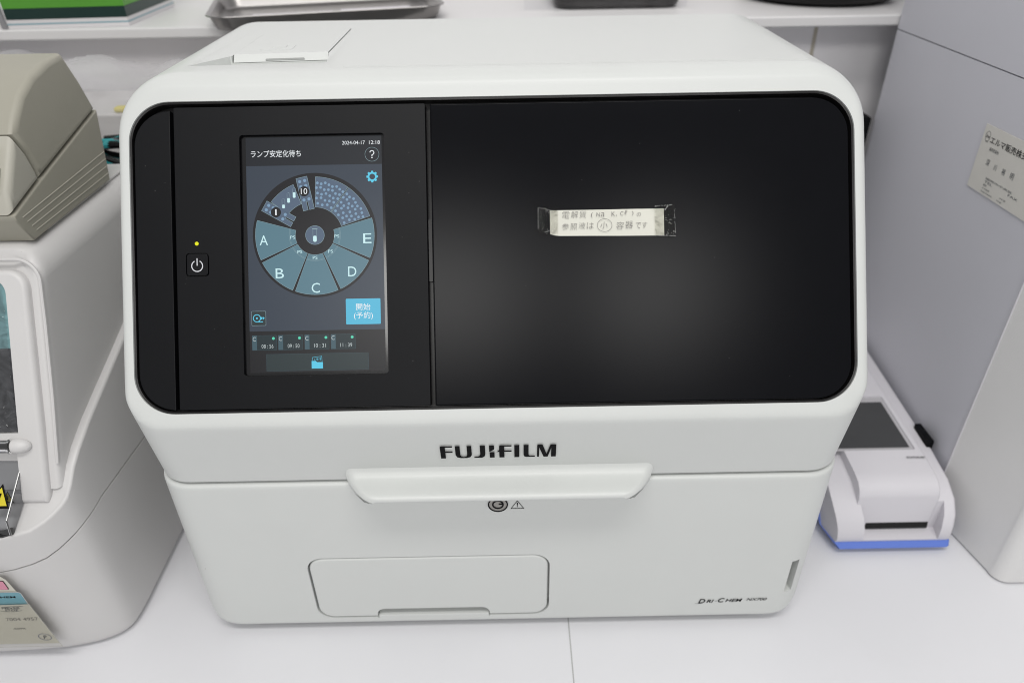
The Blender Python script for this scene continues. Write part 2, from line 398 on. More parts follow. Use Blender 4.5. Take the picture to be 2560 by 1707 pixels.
# waste drawer with finger recess
VM = frame((0, 0, 0), (1, 0, 0), (0, 0, 1))
b = MB()
pts = rrect(-.1432, .0176, .0339, .0842, .0115, 8)
b.prism(pts, -.0055, .0016, WHITE, VM, .0017, 4, True)
drawer = b.build('drawer', AN, 35, True)
c = MB(); c.prism(rrect(-.0985, .0150, -.0110, .0268, (.001, .001, .0062, .0062), 8), -.0149, .01, WHITE, VM); cut = c.build('cut', None, None, True)
carve(drawer, [cut])
b = MB(); b.prism(rrect(-.0980, .0140, -.0115, .0186, .001), -.0046, .0013, WHITE, VM, .0008, 2, True); b.build('finger_lip', drawer)

# handle lip
def handle(b, m):
    sec = [(-.0012, .1752), (-.0021, .1722), (-.0034, .1698), (-.0054, .1682), (-.0080, .1674), (-.0115, .1670), (-.0160, .1667), (-.0200, .1664), (-.0216, .1660), (-.0227, .1651), (-.0231, .1638), (-.0229, .1624), (-.0220, .1614), (-.0204, .1610), (-.0120, .1607), (-.0050, .1605), (.0050, .1603)]
    N = 60; cols = []
    for i in range(N + 1):
        t = -1 + 2 * i / N; x0 = math.copysign(1 - (1 - abs(t)) ** 1.9, t)      # columns crowd at the ends
        col = []
        for (y, z) in sec:
            dep = min(1, max(0, -y / .0231))
            hw = .1042 - .0150 * dep - .0070 * (1 - math.sqrt(max(0, 1 - dep ** 5)))
            e = max(0, (abs(x0) - .955) / .045)
            zz = z if z < .1608 else .1608 + (z - .1608) * math.sqrt(max(0, 1 - .80 * e ** 2))
            col.append(Vector((x0 * hw, y, zz)))
        cols.append(col)
    b.grid(cols, m)
    for c_ in (cols[0], cols[-1]): b.add(c_, [list(range(len(c_)))], m)
    b.add([c_[0] for c_ in cols] + [c_[-1] for c_ in cols[::-1]], [list(range(2 * len(cols)))], m)
one('handle', AN, WHITE, handle, 50, True)

# lock and warning mark under the handle
VM = frame((0, -.0014, 0), (1, 0, 0), (0, 0, 1))
b = MB(); b.prism(circ(-.0017, .1376, .0067, 36), 0, .0006, NICKEL, VM, .0003, 2, True)
lock = b.build('lock', AN)
b = MB(); b.ring(circ(-.0017, .1376, .0070), circ(-.0017, .1376, .0061), .0008, INK, VM); b.ring(circ(-.0017, .1376, .0041), circ(-.0017, .1376, .0030), .00085, INK, VM)
b.poly([(-.0012, .1386), (.0022, .1386), (.0022, .1376), (-.0012, .1376)], .0009, INK, VM); b.build('key_slot', lock)
b = MB()
tri = [(.0070, .1329), (.0166, .1329), (.0118, .1411)]; tri_i = [(.0078, .13345), (.0158, .13345), (.0118, .1402)]
b.ring(tri, tri_i, .0003, INK, VM); b.poly([(.0115, .1361), (.0121, .1361), (.0123, .1387), (.0113, .1387)], .0003, INK, VM); b.poly(circ(.0118, .1350, .0005, 12), .0003, INK, VM)
b.build('warning_mark', AN)

# maker's lettering
LM = frame((0, -.0039, .18335), (1, 0, 0), (0, -.0108, .0566))
b = MB(); k = .0753 / 1052; ox = -.0379
def L(*pts): b.poly([(ox + x * k, y * .0127 / 127) for x, y in pts], .0006, INK, LM)
def Lc(pts): b.poly([(ox + x * k, y * .0127 / 127) for x, y in pts], .0006, INK, LM)
L((0, 118), (6, 127), (112, 127), (112, 113), (46, 113), (46, 72), (112, 72), (112, 58), (46, 58), (46, 0), (2, 0))
Lc([(137, 127), (180, 127), (180, 34), (190, 18), (212, 13), (234, 18), (243, 34), (243, 127), (285, 127), (285, 32), (272, 10), (240, 0), (184, 0), (150, 10), (137, 32)])
Lc([(362, 127), (408, 127), (408, 34), (398, 10), (372, 0), (306, 0), (306, 12), (340, 14), (356, 22), (362, 38)])
L((445, 127), (490, 127), (490, 86), (450, 61), (445, 61)); L((448, 56), (492, 58), (492, 0), (448, 0))
Lc([(536, 118), (544, 127), (648, 127), (648, 113), (582, 113), (582, 72), (648, 72), (648, 58), (582, 58), (582, 0), (536, 0), (536, 58), (508, 58), (536, 78)])
L((673, 127), (718, 127), (718, 0), (673, 0))
Lc([(757, 127), (802, 127), (802, 24), (812, 13), (860, 13), (860, 0), (778, 0), (763, 8), (757, 22)])
Lc([(880, 120), (886, 127), (928, 127), (966, 30), (1000, 127), (1046, 127), (1052, 120), (1052, 0), (1008, 0), (1008, 92), (978, 0), (940, 0), (898, 98), (898, 0), (880, 0)])
b.build('brand_lettering', AN, None)
b = MB(); h = .0004
b.text('D', VM, INK, (.1512, .0262, .1566, .0312), h, .25, .020); b.text('RI', VM, INK, (.1576, .0267, .1632, .0303), h, .25, .020)
b.poly([(.1640, .0284), (.1658, .0284), (.1658, .0288), (.1640, .0288)], h, INKG, VM)
b.text('C', VM, INK, (.1664, .0268, .1714, .0319), h, .25, .020); b.text('HEM', VM, INK, (.1722, .0273, .1852, .0308), h, .25, .012)
b.text('NX700', VM, INK, (.1884, .0282, .2042, .0313), h, .3, .007)
b.poly([(.1485, .0260), (.1500, .0258), (.1530, .0257), (.1556, .0262), (.1530, .0260), (.1500, .0261)], h, INKG, VM)
b.build('model_lettering', AN, None)

# black front inside the white rim -------------------------------------------------
def trayf(b, m):
    o = rrect(-.2257, .0002, .2257, .1941, .0248, 14); i = rrect(-.2246, .0013, .2246, .1930, .0237, 14); n = len(o)
    P = lambda pts, h: [FM @ Vector((x, y, h)) for x, y in pts]
    b.grid([P(o, -.020), P(o, -.0012), P(i, -.0014), P(i, -.0085)], m, True)
    b.add(P(i, -.0085), [list(range(n))], m)
one('panel_well', AN, BLACKW, trayf, 35, True)
PT, PB = .1893, .0022
sp = [q for q in rrect(-.2238, PB, -.1600, PT, (.023, .001, .001, .022), 10)]
side = [(min(x, -.2011), y) for x, y in sp]
one('side_panel', AN, BLACKM, lambda b, m: b.prism(side, -.0075, -.0022, m, FM, .0006, 2, True))
b = MB(); b.prism(rrect(-.1988, PB, -.0416, .1912, .0008, 2), -.0078, -.0018, BLACKM, FM, .0005, 2, True)
cp = b.build('control_panel', AN, 35, True)
c = MB(); c.prism(rrect(-.1580, .0228, -.0676, .1733, .0022, 5), -.0046, .01, BLACKM, FM); c1 = c.build('cut', None, None, True)
c = MB(); c.prism(rrect(-.1928, .0856, -.1784, .1003, .0022, 5), -.0030, .01, BLACKM, FM); c2 = c.build('cut', None, None, True)
carve(cp, [c1, c2])
# right-hand cover with a small notch in its left edge
cv = rrect(-.0386, PB, .2226, .1905, (.0008, .0225, .0222, .0008), 12)
cv = cv[:-2] + [(-.0386, .119), (-.0374, .118), (-.0374, .081), (-.0386, .080)] + [] if False else cv
one('cover_panel', AN, BLACKG, lambda b, m: b.prism(cv, -.0075, -.0012, m, FM, .0009, 3, True))
one('cover_catch', AN, BLACKW, lambda b, m: b.prism(rrect(-.0412, .080, -.0390, .119, .0004, 2), -.0080, -.0045, m, FM))

# power key and lamp
b = MB(); b.prism(rrect(-.1922, .0862, -.1790, .0997, .0018, 5), -.0029, -.0013, BLACKM, FM, .0004, 2, True); pk = b.build('power_button', AN)
b = MB(); cx, cy = -.1856, .0922
b.ring(arc(cx, cy, .0037, 118, 422, 30), arc(cx, cy, .0031, 118, 422, 30), -.0012, ICON, FM)
b.f = [f for f in b.f if not (0 in f and 30 in f and len(f) == 4 and (30 in f and 0 in f))]; b.m = b.m[:len(b.f)]
b.poly([(cx - .0003, cy + .0002), (cx + .0003, cy + .0002), (cx + .0003, cy + .0048), (cx - .0003, cy + .0048)], -.0012, ICON, FM); b.build('power_symbol', pk, None)
LED = emit('lit yellow lamp', (205, 205, 20), 1.3)
one('indicator_lamp', AN, LED, lambda b, m: b.prism(circ(-.1858, .1062, .0012, 18), -.002, -.0012, m, FM, .0006, 3, True))

# touchscreen ----------------------------------------------------------------------
def E_(n, c, k=.92): return emit('screen ' + n, c, k)
cBG = E_('slate', (57, 66, 78)); cBK = E_('black', (22, 22, 25)); cHD = E_('header', (28, 32, 38)); cFT = E_('footer', (27, 27, 29))
cW = E_('wedge', (90, 126, 140)); cWU = E_('sector', (86, 103, 124)); cDOT = E_('dots', (126, 158, 186)); cOL = E_('outline', (140, 165, 172))
cLT = E_('letter', (208, 244, 248)); cWT = E_('white', (240, 245, 248)); cBT = E_('key', (82, 186, 220)); cGR = E_('gear', (92, 205, 236))
cTL = E_('tile', (34, 48, 52)); cTB = E_('tile bar', (66, 92, 102)); cGD = E_('green dot', (88, 214, 180)); cFB = E_('bar', (44, 56, 58)); cTI = E_('tile text', (190, 200, 202))
SH = -.0042
b = MB(); b.prism(rrect(-.1578, .0230, -.0678, .1731, .002, 4), -.0046, SH, mat('screen glass', (.006, .006, .007), .12), FM)
TS = b.build('touchscreen', AN)
def ui(n, fn):
    b = MB(); fn(b); o = b.build(n, TS, None); return o
def lyr(i): return SH + .00006 * (i + 1)
def q(b, x0, y0, x1, y1, i, m, r=0): b.poly(rrect(x0, y0, x1, y1, r, 4) if r else [(x0, y0), (x1, y0), (x1, y1), (x0, y1)], lyr(i), m, FM)
T = lambda b, s, box, m, i=4, w=0: b.text(s, FM, m, box, lyr(i), 0, w)
X0, X1 = -.1548, -.0696
def bg(b):
    q(b, X0, .0508, X1, .1544, 0, cBG); q(b, X0, .0246, X1, .0508, 0, cFT)
ui('screen_backdrop', bg)
def hd(b):
    q(b, X0, .1544, X1, .1722, 0, cHD)
    T(b, 'ランプ安定化待ち', (-.1516, .1597, -.1203, .1641), cWT, 3, .004)
    T(b, '2024-04-17', (-.0943, .1668, -.0800, .1691), cWT, 3, 0); T(b, '12:18', (-.0774, .1668, -.0706, .1691), cWT, 3, 0)
ui('status_bar', hd)
def hp(b):
    b.poly(circ(-.0757, .1605, .0045, 32), lyr(1), cOL, FM); b.poly(circ(-.0757, .1605, .0043, 32), lyr(2), cHD, FM)
    b.line(arc(-.0757, .1615, .00125, 165, -55, 14) + [(-.0757, .1600), (-.0757, .1594)], .00055, lyr(4), cWT, FM); b.poly(circ(-.0757, .1584, .00042, 10), lyr(4), cWT, FM)
ui('help_icon', hp)
def gear(b):
    cx, cy = -.0758, .1465; o = []; 
    for k in range(8):
        for a, r in ((-14, .0029), (-9, .0037), (9, .0037), (14, .0029)): o.append((cx + r * math.cos(R(k * 45 + a)), cy + r * math.sin(R(k * 45 + a))))
    n = len(o); inn = [(cx + .0018 * math.cos(math.atan2(y - cy, x - cx)), cy + .0018 * math.sin(math.atan2(y - cy, x - cx))) for x, y in o]
    b.ring(o, inn, lyr(2), cGR, FM)
ui('settings_icon', gear)
def wheel(b):
    cx, cy = -.1125, .1105
    P = lambda r, a: (cx + r * math.cos(R(a)), cy + r * math.sin(R(a)))
    b.poly(circ(cx, cy, .0390, 90), lyr(1), cBK, FM)
    ri, ro = .0122, .0374
    def wedge(a0, a1, r0, r1, m, i=3, ol=True):
        pts = arc(cx, cy, r1, a0, a1, 18) + arc(cx, cy, r0, a1, a0, 12)
        if ol: b.poly(pts, lyr(i), cOL, FM)
        d = .00018; da = math.degrees(d / r1)
        pts = arc(cx, cy, r1 - d, a0 + da, a1 - da, 18) + arc(cx, cy, r0 + d, a1 - da * 2.4, a0 + da * 2.4, 12)
        b.poly(pts, lyr(i + 1), m, FM)
    for a0, a1 in ((164.5, 204), (206.5, 247), (249.5, 292), (294.5, 334), (336.5, 376)): wedge(a0, a1, ri, ro, cW)
    for a0, a1 in ((164.5, 204), (206.5, 247), (249.5, 292), (294.5, 334), (336.5, 376)):
        b.line(arc(cx, cy, .0161, a0 + 1.2, a1 - 1.2, 12), .00014, lyr(5), cOL, FM); b.line(arc(cx, cy, .0155, a0 + 1.2, a1 - 1.2, 12), .00012, lyr(5), cOL, FM)
    for s, x, y in (('A', -.1446, .1078), ('B', -.1350, .0869), ('C', -.1126, .0774), ('D', -.0895, .0873), ('E', -.0796, .1079)):
        T(b, s, (x - .0026, y - .0031, x + .0026, y + .0031), cLT, 6)
    for x, y in ((-.1264, .1093), (-.1221, .1001), (-.1126, .0963), (-.1029, .1001), (-.0987, .1095)): T(b, 'PS', (x - .0015, y - .0009, x + .0015, y + .0010), cLT, 6)
    wedge(18, 53.5, .0175, .0366, cWU); wedge(54.2, 88.5, .0175, .0366, cWU)
    for a0, a1 in ((18, 53.5), (54.2, 88.5)):
        for k, r in enumerate((.0200, .0232, .0264, .0296, .0328)):
            nn = 4 + k; 
            for j in range(nn):
                a = a0 + (a1 - a0) * (j + .55 + (.12 if k % 2 else -.12)) / nn
                x, y = P(r + .0006 * math.sin(j * 2.1 + k), a); b.poly(circ(x, y, .00085, 12), lyr(5), cDOT, FM)
    # test tube sector
    wedge(112, 142, .0212, .0345, cWU)
    for k in range(3):
        x, y = P(.0283, 134 - 8.5 * k); y += .0008 * (k - 1) + .0004; x += .0004
        q(b, x - .0010, y - .0030, x + .0010, y + .0034, 5, cOL, .0008); q(b, x - .0008, y + .0006 * (k - 1), x + .0008, y + .0032, 6, cWU); q(b, x - .0008, y - .0028, x + .0008, y - .0006 + .0006 * k, 6, cLT, .0005)
    # cassette strips 10 and 1
    def strip(M2, lab):
        F2 = FM @ M2
        b.poly([(-.0036, -.0105), (-.0004, -.0105), (-.0004, -.0052), (.0004, -.0052), (.0004, -.0105), (.0036, -.0105), (.0036, .0105), (-.0036, .0105)], lyr(3), cOL, F2)
        b.poly([(-.0034, -.0103), (-.0006, -.0103), (-.0006, -.0050), (.0006, -.0050), (.0006, -.0103), (.0034, -.0103), (.0034, .0103), (-.0034, .0103)], lyr(4), cWU, F2)
        for x, y in ((-.0016, .008), (.0016, .008), (-.0016, .0048), (.0016, .0048), (-.0016, -.0038), (.0016, -.0038)): b.poly(circ(x, y, .0010, 12), lyr(5), cDOT, F2)
    strip(Matrix.Translation((-.1181, .1366, 0)) @ Matrix.Rotation(R(12), 4, 'Z'), '10')
    strip(Matrix.Translation((-.1349, .1242, 0)) @ Matrix.Rotation(R(60), 4, 'Z'), '1')
    for s, x, y, w in (('10', -.1187, .1380, .0020), ('1', -.1366, .1252, .00045)):
        b.poly(circ(x, y, .0032, 28), lyr(6), cBK, FM); T(b, s, (x - w, y - .0018, x + w, y + .0019), cWT, 7, 0)
    b.poly(circ(cx, cy, .0060, 32), lyr(2), cOL, FM); b.poly(circ(cx, cy, .0058, 32), lyr(3), cWU, FM)
    q(b, cx - .0013, cy - .0044, cx + .0013, cy + .0042, 4, cOL, .0012); q(b, cx - .0017, cy + .0036, cx + .0017, cy + .0042, 5, cOL); q(b, cx - .0011, cy - .0004, cx + .0011, cy + .0036, 5, cWU); q(b, cx - .0011, cy - .0042, cx + .0011, cy - .0004, 6, cLT, .0010)
ui('carousel_diagram', wheel)
def start(b):
    q(b, -.0940, .0541, -.0722, .0702, 2, cBT, .0006)
    T(b, '開始', (-.0876, .0629, -.0785, .0672), cWT); T(b, '(予約)', (-.0890, .0570, -.0771, .0619), cWT)
ui('start_button', start)
def reel(b):
    q(b, -.1534, .0543, -.1443, .0635, 1, cOL, .0006); q(b, -.1532, .0545, -.1445, .0633, 2, cFB, .0005)
    x, y = -.1500, .0590; b.ring(circ(x, y, .0025), circ(x, y, .0020), lyr(3), cGR, FM); b.poly(circ(x, y, .0006, 12), lyr(3), cGR, FM)
    q(b, -.1500, .0565, -.1462, .0570, 3, cGR)
    for dx in (0, .0012): b.poly([(-.1475 + dx, .0580), (-.1463 + dx, .0590), (-.1475 + dx, .0600)], lyr(3), cGR, FM)
ui('reel_icon', reel)
for x, s in zip((-.1534, -.1370, -.1204, -.1039), ('08:56', '09:50', '10:31', '11:39')):
    def tile(b):
        q(b, x, .0388, x + .0155, .0482, 1, cTB, .0004); q(b, x + .0001, .0389, x + .0154, .0481, 2, cTL, .0004); q(b, x + .0002, .0390, x + .0031, .0480, 3, cTB)
        T(b, 'C', (x + .0005, .0446, x + .0025, .0472), cTI); T(b, s.replace(':', ' : '), (x + .0060, .0401, x + .0134, .0425), cTI)
        b.poly(circ(x + .0135, .0462, .0009, 16), lyr(4), cGD, FM)
    ui('time_tile', tile)
def folder(b):
    q(b, -.1446, .0256, -.0804, .0363, 1, cTB); q(b, -.1445, .0257, -.0805, .0362, 2, cFB)
    b.poly([(-.1162, .0268), (-.1091, .0268), (-.1091, .0308), (-.1128, .0308), (-.1136, .0316), (-.1162, .0316)], lyr(4), cGR, FM)
    pts = [(-.1158, .0318), (-.1156, .0338), (-.1098, .0345), (-.1096, .0312)]; b.line(pts, .0002, lyr(4), cGR, FM)
    for k in range(5): b.line([(-.1143 + .0009 * k, .0320), (-.1141 + .0009 * k, .0330 + .0002 * k)], .00022, lyr(4), cGR, FM)
ui('folder_icon', folder)

# top: front crease and reagent hatch
one('top_cover', AN, WHITE, lambda b, m: b.prism(rrect(-.095, .1225, .2035, .1360, .0015), ZT - .0008, ZT + .00035, m, None, .0003, 2, True))
b = MB(); hz = ZT + .0004
hp_ = [(-.1776, .1665), (-.1137, .1708), (-.1137, .2602), (-.1640, .2522), (-.1710, .2492), (-.1776, .2422)]; lp_ = [(-.1776, .1622), (-.1137, .1666)] + hp_[2:]
b.add([(x, y, ZT - .0042) for x, y in lp_] + [(x, y, ZT - .0040) for x, y in lp_[:2]] + [(x, y, hz) for x, y in hp_], [[0, 1, 7, 6], [6, 7, 9, 8], [8, 9, 10, 11, 12, 13], [1, 2, 10, 9, 7], [2, 3, 11, 10], [3, 4, 12, 11], [4, 5, 13, 12], [5, 0, 6, 8, 13]], WHITE)
hatch = b.build('top_hatch', AN, 20, True)
b = MB(); b.prism(rrect(-.1640, .1790, -.1415, .1960, .002), hz, hz + .0003, WHITE, None, .0002, 2, True)
b.box((-.1580, .1860, hz), (-.1470, .1925, hz + .0007), WHITE, .0004, 2); b.build('latch', hatch)
HM = frame((-.1560, .1636 + .0001, ZT - .0038), (1, .069, 0), (0, .0043, .0044))
one('grip_recess_shade', hatch, GROOVE, lambda b, m: b.prism(rrect(.0, .0004, .0265, .0018, (.0002, .0002, .0006, .0006), 4), 0, .00025, m, HM), None)  # shade of the grip recess, painted as a darker strip on the slope
# ------------------------------------------------------------------ taped handwritten note on the cover
NT = thing('paper_note', tuple(FM @ Vector((.0705, .106, -.001))), 'cream handwritten paper strip taped across the black cover panel', 'note')
NH = -.00095
b = MB(); rows = []
for i in range(25):
    u = i / 24; x = .0351 + .0712 * u; r = []
    for j in range(6):
        v = j / 5; y0 = .1068 - .0010 * u; y1 = .1227
        cut = max(0, .0011 - u * .02) if j == 0 else 0
        r.append(FM @ Vector((x, y0 + cut + (y1 - y0) * v, NH + .0005 * math.sin(u * 5 + v * 1.3) ** 2 + (.0006 * (1 - v) * max(0, 1 - u * 6)))))
    rows.append(r)
b.grid(rows, PAPER, flip=True); b.build('paper', NT)
def hand(b, s, x0, y0, y1, step, widths=None):
    x = x0
    for ch in s:
        if ch == ' ': x += step * .5; continue
        w = (widths or {}).get(ch, 1) * step
        dy = random.uniform(-.0004, .0004)
        if ch == '.':
            b.poly(circ(x + .0004, y0 + .0003, .0003, 8), NH + .0011, PENCIL, FM); x += step * .5; continue
        small = 1
        M2 = FM @ Matrix.Translation((x, y0 + dy, 0)) @ Matrix.Rotation(R(random.uniform(-4, 5)), 4, 'Z')
        b.text(ch, M2, PENCIL, (0, 0, w * .82, (y1 - y0) * small * (1 if ch not in '.' else .4)), NH + .0011, .10, -.012)
        x += w
b = MB()
hand(b, '電解質', .0427, .1176, .1219, .0054); hand(b, '(', .0607, .1180, .1214, .0018); hand(b, 'Na', .0640, .1186, .1212, .0028); hand(b, 'K.', .0735, .1185, .1212, .0026); hand(b, 'Cℓ', .0790, .1188, .1214, .0024); hand(b, ')', .0860, .1183, .1214, .0016); hand(b, 'の', .0893, .1183, .1206, .0032)
hand(b, '参照液は', .0424, .1106, .1146, .0052); hand(b, '小', .0664, .1108, .1150, .0054); hand(b, '容器', .0762, .1108, .1152, .0058); hand(b, 'です', .0885, .1106, .1142, .0040)
b.line([(.0691 + .0046 * math.cos(a / 24 * 2 * math.pi), .1128 + .0040 * math.sin(a / 24 * 2 * math.pi)) for a in range(25)], .00022, NH + .0011, PENCIL, FM)
b.build('handwriting', NT, None)
def tape(x0, x1, y0, y1, seed, zig):
    rnd = random.Random(seed); b = MB(); rows = []
    n = 14
    for i in range(n + 1):
        u = i / n; r = []
        for j in range(9):
            v = j / 8; x = x0 + (x1 - x0) * u; y = y0 + (y1 - y0) * v
            if i == zig * n: x += (.0006 if j % 2 else -.0004)
            if j in (0, 8): y += .0003 * (i % 2)
            r.append(FM @ Vector((x, y, NH + .0013 + .0007 * rnd.random() * (1 if 1 < i < n - 1 else .4))))
        rows.append(r)
    b.grid(rows, TAPE, flip=True); return b.build('tape', NT, 60)
GLINT = mat('painted tape glint', (.20, .20, .20), .3)  # light caught on cut edges and creases, painted as pale strips
def tape_edge_glints(segs):
    b = MB(); rnd = random.Random(9)
    for (xa, ya, xb, yb, w, n, z) in segs:
        P = []
        for i in range(n + 1):
            t = i / n; P.append((xa + (xb - xa) * t + (z if i % 2 else -z) * (1 if abs(yb - ya) > abs(xb - xa) else 0), ya + (yb - ya) * t + (z if i % 2 else -z) * (1 if abs(yb - ya) <= abs(xb - xa) else 0)))
        for i in range(n):
            if rnd.random() < .5: b.line(P[i:i + 2], w, NH + .0024, GLINT, FM)
    b.build('tape_edge_glint', NT, None)
tape_edge_glints([(.0278, .1238, .0276, .1085, .00030, 22, .00025), (.0278, .1241, .0352, .1226, .00022, 8, .0001), (.0320, .1240, .0346, .1205, .00035, 5, .0001), (.0300, .1086, .0350, .1098, .0004, 6, .0001)])
tape_edge_glints([(.1003, .1238, .1122, .1246, .00030, 20, .00028), (.1122, .1244, .1130, .1056, .00018, 14, .00012), (.1003, .1056, .1130, .1052, .00028, 20, .00022), (.1066, .1215, .1085, .1240, .0006, 4, .0001), (.1066, .1055, .1085, .1070, .0005, 4, .0001)])
tape(.0276, .0400, .1078, .1243, 1, 0); tape(.1003, .1130, .1052, .1243, 2, 1)

# ------------------------------------------------------------------ old grey analyser on the left
OA = thing('blood_analyzer', (-.45, .2, 0), 'older off-white analyser with smoked flap, partly cut off at left, carrying the beige printer', 'analyser')
SIDE, CR = -.2935, .03
plan = [(-.80, -.0185), (-.70, -.0185), (-.60, -.0185), (-.50, -.0182), (-.45, -.0180), (-.41, -.0178), (-.39, -.0175), (-.37, -.0168), (-.355, -.0160), (-.339, -.0145), (-.326, -.0120), (-.316, -.0093), (-.3085, -.0062), (-.3035, -.0033), (-.2995, .0003), (-.2968, .0042), (-.2950, .0100), (-.2941, .018), (SIDE, .030), (SIDE, .05), (SIDE, .08), (SIDE, .11), (SIDE, .14), (SIDE, .18), (SIDE, .22), (SIDE, .245)]
def plan_normals():
    N = []
    for i in range(len(plan)):
        a, c_ = plan[max(i - 1, 0)], plan[min(i + 1, len(plan) - 1)]
        d = Vector((c_[0] - a[0], c_[1] - a[1])).normalized(); N.append(Vector((-d.y, d.x)))   # inward
    return N
PN = plan_normals()
LEDGE = [(-.034, .1290), (-.024, .1355), (-.010, .1405), (.0024, .1470), (.010, .1545), (.018, .1625), (.03, .1695), (.05, .1775), (.10, .1930), (.138, .2050), (.25, .2440), (.40, .2950)]
SEAM = [(-.80, .1000), (-.352, .1000), (-.335, .1035), (-.322, .1060), (-.310, .1105), (-.300, .1160), (-.2941, .1205)]
def shift(i, z):      # the front leans forward a little, the sides draw in
    fw = max(0, min(1, (.02 - plan[i][1]) / .03)) * max(0, min(1, (-.300 - plan[i][0]) / .02 + .3)); fw = min(1, fw)
    dr = 1 - max(0, min(1, (-.2995 - plan[i][0]) / .04))
    return Vector((-.0030 * dr * z / .18, -.0085 * fw * z / .13, 0))
def zseam(i):
    x, y = plan[i]
    return interp(SEAM, x) if y < .018 else min(.1205 + .2 * (y - .018), .1228 - .07 * (y - .018))
rows_l, rows_u = [], []
for i, (x, y) in enumerate(plan):
    zs = zseam(i); zt = smooth_interp(LEDGE, y + shift(i, .13).y); n = PN[i]
    base = Vector((x, y, 0))
    pt = lambda z, ins=0: base + shift(i, z) + Vector((n.x * ins, n.y * ins, z))
    rows_l.append([pt(.003, .004), pt(.004, .0015), pt(.006, .0004), pt(.010)] + [pt(.010 + (zs - .0105) * k / 6) for k in range(1, 7)] + [pt(zs - .0003, .0008), pt(zs - .0003, .006)])
    ru = [pt(zs + .0005, .006), pt(zs + .0005, .0006), pt(zs + .0010)] + [pt(zs + .001 + (zt - .0035 - zs) * k / 5) for k in range(1, 6)]
    for a in (22, 45, 68, 90): ru.append(pt(zt - .0025 + .0025 * math.sin(R(a)), .0025 * (1 - math.cos(R(a)))))
    rim = ru[-1].copy(); tx, ty = min(rim.x, -.3065), max(rim.y, .0085)
    for k in range(1, 9):
        t = k / 8; p_ = Vector((rim.x + (tx - rim.x) * t, rim.y + (ty - rim.y) * t, 0))
        p_.z = rim.z + (smooth_interp(LEDGE, p_.y) - smooth_interp(LEDGE, rim.y)) + .0010 * t; ru.append(p_)
    rows_u.append(ru)
b = MB(); b.grid(rows_l, WHITE_B); b.build('base_shell', OA, 40, True)
b = MB(); b.grid(rows_u, WHITE_B); b.build('ledge_shell', OA, 40, True)
# upper block
PO = Vector((0, .012, .166)); PU = Vector((0, .060, .124)).normalized(); PMx = frame(PO, (1, 0, 0), PU)
BX, BT, BYB = -.3022, .300, .38
def block(b, m):
    rows = []
    rs = .020
    sec = [(-.85, BT)]  # top going right, then the shoulder, then down the side
    for k in range(0, 10):
        a = R(90 - 10 * k); sec.append((BX - rs + rs * math.cos(a), BT - rs + rs * math.sin(a)))
    sec += [(BX - .0002, .26), (BX, .22), (BX, .19), (BX, .165), (BX, .153)]
    ys = [0, .0008, .002, .004, .007, .011, .03, .08, .12, .165]
    for dy in ys:
        row = []
        for (x, z) in sec:
            e = .0042; ins = 0
            if dy < .007: ins = .0042 * (1 - math.sqrt(max(0, 1 - ((.007 - dy) / .007) ** 2)))
            fx = x - (ins if z < BT - 1e-6 else 0) ; fz = z - ins * (1 if z > BT - rs * .6 else 0)
            yf = PO.y + (min(z, BT) - PO.z) * PU.y / PU.z + (.004 if z > BT - .003 else 0)
            row.append(Vector((fx, yf + dy, fz)))
        rows.append(row)
    b.grid(rows, m)
    fr = rows[0]; b.add([Vector((-.85, fr[-1].y, .153))] + fr, [list(range(len(fr) + 1))], m)
one('upper_block', OA, WHITE_B, block, 50, True)
one('top_bead', OA, WHITE_B, lambda b, m: b.tube([(-.3150, .112, BT - .0001), (-.3150, .240, BT - .0001)], .0011, m, 8))
# raised front frame with the window opening
def bead(b, m):
    P = [(-.80, .143)] + arc(-.3185, .1270, .0160, 90, 0, 10) + [(-.3019, .10), (-.3019, .05), (-.3030, .004)]
    b.tube([PMx @ Vector((x, y, .0006)) for x, y in P], .0011, m, 8)
one('front_bead', OA, WHITE_B, bead)
fo = [(-.80, -.0235), (-.3105, -.0235), (-.3095, -.018)] + arc(-.3225, .1235, .0125, 0, 90, 10) + [(-.80, .136)]
b = MB(); b.prism(fo, -.004, .0042, WHITE_B, PMx, .0035, 4, True); ff = b.build('front_frame', OA, 40, True)
wo = [(-.79, .0262), (-.3252, .0262)] + arc(-.3340, .1205, .0102, 0, 90, 8) + [(-.79, .1307)]
c = MB(); c.prism(wo, -.002, .02, WHITE_B, PMx); c1 = c.build('cut', None, None, True)
c = MB(); c.prism([(-.79, -.030), (-.3275, -.030), (-.3275, .0150), (-.79, .0150)], -.0015, .02, WHITE_B, PMx); c2 = c.build('cut', None, None, True)
carve(ff, [c1, c2])
def pane(b, m):
    b.poly([(-.79, .0835), (-.3245, .0835), (-.3245, .131), (-.79, .131)], .0003, TEAL, PMx)
    b.poly([(-.79, .0255), (-.3245, .0255), (-.3245, .0835), (-.79, .0835)], .0003, mat('charcoal window panel', (.085, .085, .092), .35, vary=.2, vscale=25), PMx)
one('window_panel', OA, TEAL, pane, None)
def film(b, m):
    rnd = random.Random(3); rows = []
    for i in range(61):
        r = []
        for j in range(31):
            x = -.3268 - .455 * i / 60; y = .0270 + .100 * j / 30
            r.append(PMx @ Vector((x, y, .0022 + .0012 * rnd.random())))
        rows.append(r)
    b.grid(rows, m)
one('window_film', OA, FILM, film, 80)
